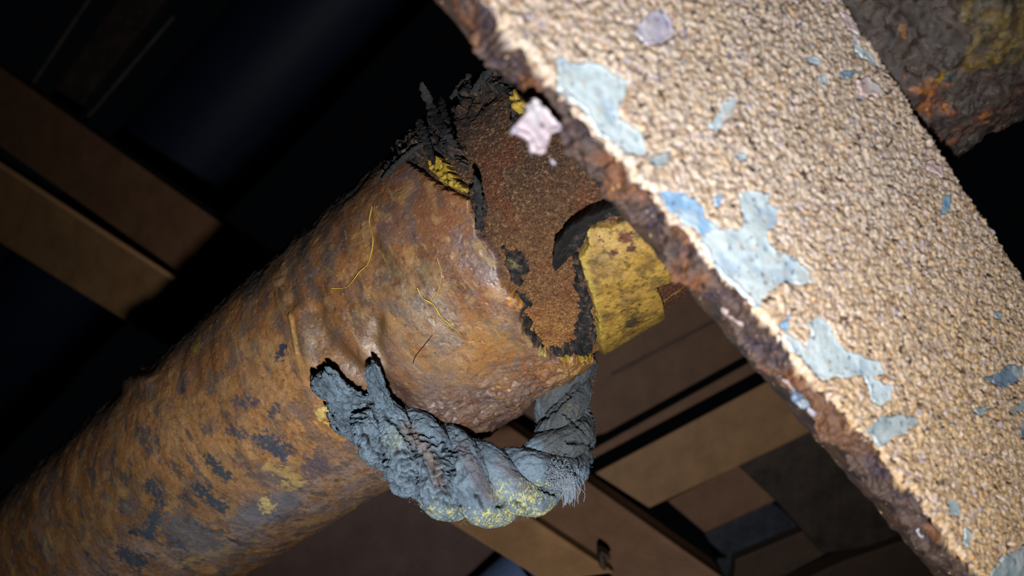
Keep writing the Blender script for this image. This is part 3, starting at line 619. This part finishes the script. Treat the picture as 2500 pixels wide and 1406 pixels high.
# front relief
Pq = PF.reshape(-1, 3); Q = PX(Pq)
c1, id1 = cells(Pq, 620); c2, id2 = cells(Pq, 1100, 9.0)
PATCH = []
def z6(l): return [(1150 + x / 2.008, y / 2.008) for x, y in l]
def z5(l): return [(1700 + x / 2.343, 300 + y / 2.343) for x, y in l]
def z9(l): return [(1100 + x / 1.744, 600 + y / 1.744) for x, y in l]
def z7(l): return [(1900 + x / 2.008, y / 2.008) for x, y in l]
BL = (198, 212, 217); BB = (140, 178, 214); LV = (200, 190, 205); PK = (214, 186, 182); GB = (158, 172, 176)
PATCH += [(z6([(430, 380), (425, 270), (465, 268), (480, 310), (560, 296), (640, 310), (720, 370), (780, 400), (755, 470), (720, 540), (760, 590), (850, 650), (862, 740), (840, 770), (760, 755), (700, 700), (620, 660), (590, 600), (560, 540), (500, 500), (440, 440)]), BL),
          (z6([(795, 150), (850, 80), (930, 40), (1000, 95), (1004, 170), (930, 225), (850, 215)]), LV), (z6([(1235, 490), (1305, 490), (1280, 570), (1200, 645), (1150, 612), (1200, 580)]), BL),
          (z6([(860, 780), (910, 740), (990, 740), (960, 800), (900, 820)]), GB), (z6([(910, 930), (1030, 940), (1110, 980), (1160, 1060), (1230, 1130), (1130, 1150), (1080, 1110), (1000, 1060), (940, 990)]), BB),
          (z5([(250, 400), (330, 380), (420, 400), (430, 460), (480, 510), (460, 580), (410, 620), (430, 700), (460, 740), (560, 760), (610, 800), (660, 850), (670, 910), (600, 930), (500, 910), (430, 960), (380, 1000), (370, 1060), (320, 1040), (250, 960), (170, 890), (110, 810), (60, 740), (20, 690), (30, 640), (90, 600), (200, 610), (260, 600), (270, 540), (250, 470)]), BL),
          (z5([(90, 420), (150, 410), (145, 470), (110, 490)]), BB), (z5([(485, 1150), (540, 1095), (535, 1170), (505, 1200)]), BB), (z5([(220, 170), (290, 150), (290, 210), (240, 230)]), BL),
          (z9([(1520, 330), (1570, 305), (1620, 340), (1640, 400), (1700, 450), (1760, 470), (1830, 490), (1855, 540), (1795, 560), (1885, 600), (1880, 650), (1840, 680), (1790, 660), (1780, 600), (1750, 550), (1700, 560), (1640, 560), (1580, 580), (1540, 540), (1480, 470), (1410, 400), (1430, 365), (1480, 400), (1510, 420), (1540, 380)]), BL),
          (z9([(1770, 790), (1840, 722), (1975, 722), (1995, 755), (1900, 815), (1835, 855)]), GB), (z9([(2265, 560), (2335, 540), (2375, 500), (2440, 515), (2435, 570), (2350, 605)]), (120, 140, 155)),
          (z9([(2110, 1075), (2180, 1095), (2172, 1150), (2120, 1150)]), GB), (z9([(2330, 1345), (2400, 1290), (2500, 1275), (2500, 1480), (2290, 1420)]), GB), (z9([(2370, 705), (2442, 655), (2460, 690), (2390, 718)]), GB),
          (z9([(2215, 700), (2310, 670), (2260, 722)]), GB), (z7([(300, 350), (390, 335), (370, 380), (318, 388)]), (120, 150, 170)), (z7([(380, 390), (440, 375), (512, 448), (485, 478), (400, 458)]), PK),
          (z7([(185, 370), (240, 365), (248, 420), (210, 412)]), BL), (z7([(808, 945), (852, 955), (842, 1040), (790, 1052), (808, 1008)]), (110, 156, 186)), (z7([(735, 775), (800, 815), (795, 862), (728, 832)]), PK),
          (z7([(362, 180), (402, 235), (452, 250), (485, 315), (515, 352), (462, 318), (382, 255)]), BL), (z7([(298, 60), (352, 85), (385, 165), (330, 150)]), PK), (z7([(130, 280), (200, 268), (215, 312), (150, 312)]), BL),
          (z9([(2310, 275), (2360, 275), (2345, 315), (2315, 310)]), GB), (z9([(2190, 1200), (2230, 1210), (2215, 1290), (2180, 1270)]), GB), (z9([(2420, 760), (2460, 740), (2460, 830), (2425, 820)]), (110, 130, 140))]
inp = np.full(len(Pq), -99.0)
for pl, c in PATCH:
    xs = [p[0] for p in pl]; ys = [p[1] for p in pl]; m = (Q[:, 0] > min(xs) - 25) & (Q[:, 0] < max(xs) + 25) & (Q[:, 1] > min(ys) - 25) & (Q[:, 1] < max(ys) + 25)
    inp[m] = np.maximum(inp[m], sdf(Q[m], pl))
flat = sm(inp, -4, 6)
big = fbm(Pq, 55, 3, 3.0)
rel = (.0006 * sm(.75 - c1, 0, .6) + .00035 * sm(.7 - c2, 0, .5) + fbm(Pq * [1, 1.6, 1], 300, 4, 1.0) * .0008) * (1 - .9 * flat) + big * .0007 - .0010 * flat
rel -= .0022 * sm(fbm(Pq, 330, 2, 71.0), .5, .7) * (1 - flat)
edge_d = np.minimum(fv, 1 - fv)[None] * (vr - vl)[:, None]; rel -= .0016 * sm(-edge_d.ravel(), -.0025, 0)
Pq = Pq + nv_ * rel[:, None]
warm = sm(Q[:, 1] * .6 + Q[:, 0] * .2, 500, 1300)
ALP = .60
col = mix(np.broadcast_to(lin((212, 192, 172)), (len(Pq), 3)), lin((208, 174, 128)), np.clip(warm + .25 * fbm(Pq, 30, 3, 5.0), 0, 1))
col = mix(col, lin((226, 206, 196)), sm(id1, .6, .9) * .6); col = mix(col, lin((216, 160, 84)), sm(id2, .84, .92) * .6); col = mix(col, lin((176, 166, 190)), sm(id1, .05, .0) * .8 + sm(-id2, -.06, .0) * .6)
col = mix(col, lin((150, 114, 84)), sm(fbm(Pq * [1, 1.7, 1], 380, 3, 7.0), .05, .5) * .8); col = mix(col, lin((60, 40, 28)), sm(fbm(Pq, 330, 2, 71.0), .45, .6))
Ps = PS.reshape(-1, 3); cs, ids = cells(Ps, 300); ns_ = fbm(Ps, 120, 4, 6.0)
Ps = Ps + ev * (-.0010 + ns_ * .0036 + fbm(Ps, 45, 2, 60.0) * .0022 - .0008 * cs + fbm(Ps, 500, 3, 2.0) * .0006)[:, None]
Qs = PX(Ps)
cols = mix(np.broadcast_to(lin((120, 92, 80)), (len(Ps), 3)), lin((84, 62, 74)), sm(ns_, .0, .3)); cols = mix(cols, lin((170, 104, 56)), sm(fbm(Ps, 60, 3, 9.0), .1, .4) * .8); cols = mix(cols, lin((50, 32, 28)), sm(fbm(Ps, 200, 4, 90.0), .2, .4) * .7)
cols = mix(cols, lin((170, 112, 66)), sm(Qs[:, 1], 880, 960) * sm(Qs[:, 1], 1150, 1050) * .6)  # lit stretch of the side face, painted as lighter tan
nfp = nu * nf_; PF2 = Pq.reshape(nu, nf_, 3); PS2 = Ps.reshape(nu, nsd - 1, 3)
bt = np.linspace(0, 1, nbk)[1:]
backL = a0 + dv * us[:, None] + ev * vl[:, None] - nv_ * TH; backR = a0 + dv * us[:, None] + ev * vr[:, None] - nv_ * TH
PB = backL[:, None] + (backR - backL)[:, None] * bt[None, :, None]; PR = backR[:, None] + nv_ * (TH - .001) * np.linspace(0, 1, 6)[None, 1:-1, None]
ring = np.concatenate([PF2[:, ::-1], PS2, PB, PR], 1); nr = ring.shape[1]
rc = np.concatenate([(col * ALP).reshape(nu, nf_, 3)[:, ::-1], (cols * .25).reshape(nu, nsd - 1, 3), np.broadcast_to(lin((90, 60, 44)) * .4, (nu, PB.shape[1] + PR.shape[1], 3))], 1)  # side face scaled darker than the front, painting in its grazing dimness
mesh('flange_plate', ring.reshape(-1, 3), quads(nu, nr, True), M_steel, flange, rc.reshape(-1, 3))
# web behind, set back under the flange
nw = 300; uw = np.linspace(U0, U1, nw); ow = np.stack([uw, uw * 0, uw * 0], -1)
vw = np.interp(uw, eu, evv) * 0 + np.interp(uw, [U0, U1], [float(np.interp(U0, eu, evv)), float(np.interp(U1, eu, evv))]) + .0012
nn = np.linspace(TH - .002, .022, 26)
PWb = a0 + dv * uw[:, None, None] + ev * (vw[:, None, None] + fbm(np.stack(np.broadcast_arrays(uw[:, None], nn[None], 0 * nn[None]), -1), 150, 4, 5.0)[..., None] * .0012) - nv_ * nn[None, :, None]
PWr = PWb[:, ::-1] + ev * .006
rg = np.concatenate([PWb, PWr], 1).reshape(-1, 3); nwc = fbm(rg, 90, 4, 3.0)
mesh('web_plate', rg, quads(nw, 52, True), M_steel, flange, mix(np.broadcast_to(lin((96, 68, 48)) * .22, (len(rg), 3)), lin((60, 44, 40)) * .22, sm(nwc, 0, .3)), label='dark brown web behind the flange edge')
# paint scraps
def scrap(name, pl, c, off=.0005, amp=.0005, step=.0004, curl=0.0, jit=4.0, alb=.60, parent=flange):
    q = np.array(pl, float); u, v = pl_hit(q); uu = np.arange(u.min() - .001, u.max() + .001, step); vv = np.arange(v.min() - .001, v.max() + .001, step)
    Ug, Vg = np.meshgrid(uu, vv, indexing='ij'); P = a0 + dv * Ug.ravel()[:, None] + ev * Vg.ravel()[:, None]; Qq = PX(P); n = fbm(P, 300, 4, 2.0); b = fbm(P, 120, 3, 8.0)
    d = sdf(Qq, pl) + n * jit; top = off + b * amp + curl * sm(-d, -10, 0) - .0009 * sm(-d, -3, 1.5)
    col = mix(np.broadcast_to(lin(c) * alb, (len(P), 3)), lin((206, 214, 214)) * alb, sm(b, .0, .4) * .5)
    col = mix(col, lin((120, 152, 190)) * alb, sm(-b, .15, .45) * .35); col = mix(col, lin((84, 92, 110)) * alb, sm(fbm(P, 420, 3, 4.0), .38, .5) * .7); col = mix(col, lin((200, 178, 160)) * alb, sm(-n, .25, .45) * .4)
    f = quads(len(uu), len(vv)); keep = d > -1.5
    if keep.sum() < 12: return
    P1 = P + nv_ * top[:, None]; Pc, fc, cc = compact(P1, f, col, keep)
    # under-side to give the scrap its thickness
    Pu = P - nv_ * .0012; Pc2, fc2, cc2 = compact(Pu, f, col, keep)
    e = np.concatenate([fc[:, [0, 1]], fc[:, [1, 2]], fc[:, [2, 3]], fc[:, [3, 0]]]); es = np.sort(e, 1); key = es[:, 0].astype(np.int64) * len(Pc) + es[:, 1]; un, inv, cnt = np.unique(key, return_inverse=True, return_counts=True)
    be = e[cnt[inv] == 1]; n0 = len(Pc); side = np.stack([be[:, 1], be[:, 0], be[:, 0] + n0, be[:, 1] + n0], -1)
    return mesh(name, np.concatenate([Pc, Pc2]), np.concatenate([fc, fc2[:, ::-1] + n0, side]), M_paint, parent, np.concatenate([cc, cc2]))
for pl, c in PATCH: scrap('paint_scrap', pl, c, off=-.0002 if c != PK else .0006, curl=.0004, jit=9)
# paint flake hanging off the edge
fl = z6([(262, 520), (300, 488), (330, 530), (385, 560), (435, 625), (385, 655), (372, 710), (345, 765), (300, 740), (272, 680), (202, 640), (240, 580), (272, 550)])
scrap('hanging_flake', fl, (226, 206, 214), off=.0006, amp=.0012, step=.0003, curl=.0012, jit=9, alb=.42)['label'] = 'pinkish paint flake sticking out past the edge'
P, f = tube(catmull([ray(np.array((1352, 305), float)) * .213, ray(np.array((1385, 275), float)) * .220, ray(np.array((1420, 270), float)) * .226], 12), np.linspace(.001, .003, 12), 8); mesh('flake_stem', P, f, M_paint, flange, lin((90, 66, 70)) * .4)
# loose scale chips along the lower edge of the thickness
for (x, y, w, c) in ((1782, 765, 13, PK), (1800, 782, 9, PK), (1832, 800, 7, (160, 130, 120)), (1905, 905, 12, LV), (1925, 930, 11, PK), (1945, 968, 13, (130, 150, 180)), (1958, 985, 12, (176, 190, 205)), (1985, 1005, 10, LV), (2035, 1045, 10, (170, 140, 130)), (2095, 1088, 12, (160, 120, 110)), (2245, 1300, 9, (226, 224, 236)), (2262, 1275, 12, (140, 110, 110)), (2360, 1370, 14, (90, 110, 120)), (1890, 850, 10, (60, 44, 40)), (1878, 864, 8, (60, 44, 40)), (1350, 395, 4, LV), (1531, 468, 5, PK)):
    u_, v_ = pl_hit(np.array((x, y), float), -.010); cen = a0 + dv * u_ + ev * v_ - nv_ * .010; rad = w * cen[2] / F; P = []; nt, npn = 16, 24
    for i in range(nt):
        for j in range(npn):
            a = math.pi * (i + .02) / (nt - .96); b = 2 * math.pi * j / npn; P.append((math.sin(a) * math.cos(b) * 1.5, math.sin(a) * math.sin(b) * .9, math.cos(a) * .6))
    P = np.array(P) * rad; a = .85; P = np.stack([P[:, 0] * math.cos(a) - P[:, 1] * math.sin(a), P[:, 0] * math.sin(a) + P[:, 1] * math.cos(a), P[:, 2]], -1) + cen
    P = cen + (P - cen) * (1 + .9 * fbm(P, 420, 4, x * .1))[:, None]
    mesh('edge_chip', P, quads(nt, npn, True), M_paint, flange, lin(c) * .32)

# ------------------------------------------------------------------ steelwork behind, lit by the torch
def bgmat(name, c, rough=.6, k=.68, grain=30, amt=.22):
    return mat(name, rough=rough, base=tuple(lin(c) * k), var=(grain, amt), bump=(('noise', 180, .25, .002),), spec=.35)
M_tan = bgmat('ochre_brown_paint', (160, 120, 80)); M_brn = bgmat('red_brown_paint', (128, 92, 66)); M_mar = bgmat('maroon_primer', (104, 80, 74))
M_dk = bgmat('dark_grimy_steel', (62, 50, 40), grain=45, amt=.6); M_dk2 = bgmat('dark_blue_grime', (46, 50, 60), grain=60, amt=.6); M_blue = bgmat('blue_pipe_paint', (92, 112, 150)); M_faint = bgmat('faint_blue_paint', (34, 46, 74), k=.5); M_lip = bgmat('worn_edge', (210, 160, 110), grain=300)
M_void = bgmat('dull_dark_brown', (78, 60, 46))
def prism(name, poly, z, depth, m, parent=None, zs=None):
    """a plate with the given outline, standing at distance z, going back by depth"""
    zs = zs or [z] * len(poly); a = np.array([ray(np.array(p, float)) * q for p, q in zip(poly, zs)]); b = a + np.array([0, 0, depth]); n = len(poly)
    P = W(np.concatenate([a, b])); off = np.array(parent.location) if parent is not None else P.mean(0)
    me = bpy.data.meshes.new(name); me.from_pydata([tuple(p - off) for p in P], [], [tuple(range(n))[::-1], tuple(range(n, 2 * n))] + [(i, (i + 1) % n, n + (i + 1) % n, n + i) for i in range(n)]); me.materials.append(m)
    bv = bpy.data.objects.new(name, me); C.objects.link(bv)
    if parent is not None: bv.parent = parent
    else: bv.location = Vector([float(v) for v in off])
    md = bv.modifiers.new('bevel', 'BEVEL'); md.width = .0015; md.segments = 2; md.limit_method = 'ANGLE'
    return bv
def channel(name, poly, z, m, label, lip=None):   # z: (far end, near end)
    """C channel: a flat face towards the camera with a leg going back along each long edge. poly: top-left, top-right, bottom-right, bottom-left"""
    Z4 = [z[0], z[1], z[1], z[0]]; Z5 = [q + .006 for q in Z4]; c = np.mean([ray(np.array(p, float)) * q for p, q in zip(poly, Z4)], 0); t = thing(name, c, label, 'beam')
    prism('channel_face', poly, 0, .008, m, t, Z4)
    tl, tr, br, bl = [np.array(p, float) for p in poly]
    ks = 8.0 / np.linalg.norm(tl - bl); zl, zr = z
    prism('channel_leg', [tuple(tl), tuple(tr), tuple(tr + (br - tr) * ks), tuple(tl + (bl - tl) * ks)], 0, .06, m, t, Z5)
    prism('channel_leg', [tuple(bl + (tl - bl) * ks), tuple(br + (tr - br) * ks), tuple(br), tuple(bl)], 0, .06, m, t, Z5)
    return t
t = channel('steel_channel', [(-200, 22), (1780, 1420), (1560, 1452), (-200, 218)], (1.32, .70), M_brn, 'brown channel of the diagonal pair, the upper one across the dark background')
t2 = channel('steel_channel', [(-200, 272), (1500, 1398), (1330, 1420), (-200, 468)], (1.24, .69), M_tan, 'brown channel of the diagonal pair, the lower one with the worn pale edge')
prism('worn_lip', [(-200, 266), (440, 684), (438, 698), (-200, 280)], 0, .006, M_lip, t2, [1.225, .93, .93, 1.225])
# bracket on the gap
br = thing('small_bracket', ray(np.array((1480., 1370.))) * .68, 'small dark bracket bolted over the gap between the diagonal channels', 'bracket')
prism('bracket_arm', [(1462, 1352), (1470, 1346), (1494, 1362), (1488, 1371)], .672, .02, M_dk, br)
prism('bracket_leg', [(1462, 1352), (1474, 1348), (1480, 1396), (1464, 1386)], .676, .02, M_dk, br)
def plate(name, poly, z, m, label, cat='plate', depth=.02):
    o = prism(name, poly, z, depth, m); return tag(o, label, cat)
plate('bulkhead', [(560, 1330), (1000, 1040), (1420, 1460), (560, 1700)], .98, M_mar, 'maroon steel panel below the diagonal channels under the pipe', 'panel')
plate('bulkhead', [(1240, 860), (2300, 420), (2300, 610), (1850, 852), (1478, 1058), (1300, 1100), (1240, 1040)], 1.02, M_brn, 'dark brown steel panel between the yellow patch and the flange edge', 'panel', .005)
plate('seam_strip', [(1492, 912), (1800, 752), (1804, 757), (1496, 919)], 1.015, M_mar, 'thin raised seam on the brown panel beside the yellow patch', 'seam', .01)
plate('edge_strip', [(1420, 1113), (1900, 846), (1900, 880), (1420, 1136)], .93, M_brn, 'thin brown steel strip between the two black gaps behind the rope', 'strip', .005)
plate('cross_beam', [(1400, 1184), (1895, 921), (2330, 690), (2330, 892), (1995, 1048), (1626, 1222), (1562, 1252), (1440, 1175)], .86, M_tan, 'broad ochre-brown crossbeam face right of the rope loop', 'beam', .005)
plate('cover_plate', [(1630, 1224), (1806, 1134), (1905, 1218), (1722, 1302)], .88, M_brn, 'square brown cover plate beside the black opening', 'plate', .02)
plate('gusset', [(1800, 1134), (1992, 1050), (2130, 1110), (2290, 1250), (2230, 1295), (2120, 1335), (2010, 1352), (1900, 1228)], .87, M_dk, 'dark grimy gusset plate with rounded corner under the flange', 'gusset', .02)
plate('stiffener', [(1722, 1304), (1886, 1226), (1968, 1290), (1796, 1362), (1790, 1440), (1766, 1404)], .9, M_dk2, 'small blue-black stiffener wedge beside the black opening', 'stiffener', .02)
plate('lower_plate', [(1797, 1366), (1968, 1294), (2038, 1342), (1890, 1420), (1790, 1430)], .88, M_void, 'brown plate at the bottom below the blue-black wedge', 'plate', .02)
plate('bottom_rail', [(1930, 1430), (2060, 1370), (2250, 1304), (2600, 1400), (2500, 1700)], .9, M_void, 'dark brown rail at the bottom under the flange', 'rail', .03)
# pipes
def rod(name, p, q, r, m, label, cat):
    a = ray(np.array(p[:2], float)) * p[2]; b = ray(np.array(q[:2], float)) * q[2]; P, f = tube(np.array([a + (b - a) * t for t in np.linspace(0, 1, 14)]), r, 40)
    o = mesh(name, P, f, m, None); return tag(o, label, cat)
rod('blue_pipe', (1130, 1530, .86), (1300, 1380, .84), .030, M_blue, 'short grey-blue pipe showing under the lower diagonal channel', 'pipe')
rod('dark_blue_pipe', (-160, 1060, 1.9), (930, -120, 1.7), .15, M_faint, 'dim blue pipe running parallel to the rusty pipe in the dark', 'pipe')
rod('thin_conduit', (60, 235, 1.3), (250, -50, 1.3), .004, M_dk, 'thin dim conduit in the dark, farther from the rusty pipe', 'conduit')
rod('thin_conduit', (190, 315, 1.3), (425, 40, 1.3), .004, M_dk, 'thin dim conduit in the dark, nearer the rusty pipe', 'conduit')
plate('dim_joist', [(110, 250), (330, -60), (450, -60), (170, 290)], 1.5, M_dk, 'dim brown joist between the two thin conduits', 'joist')
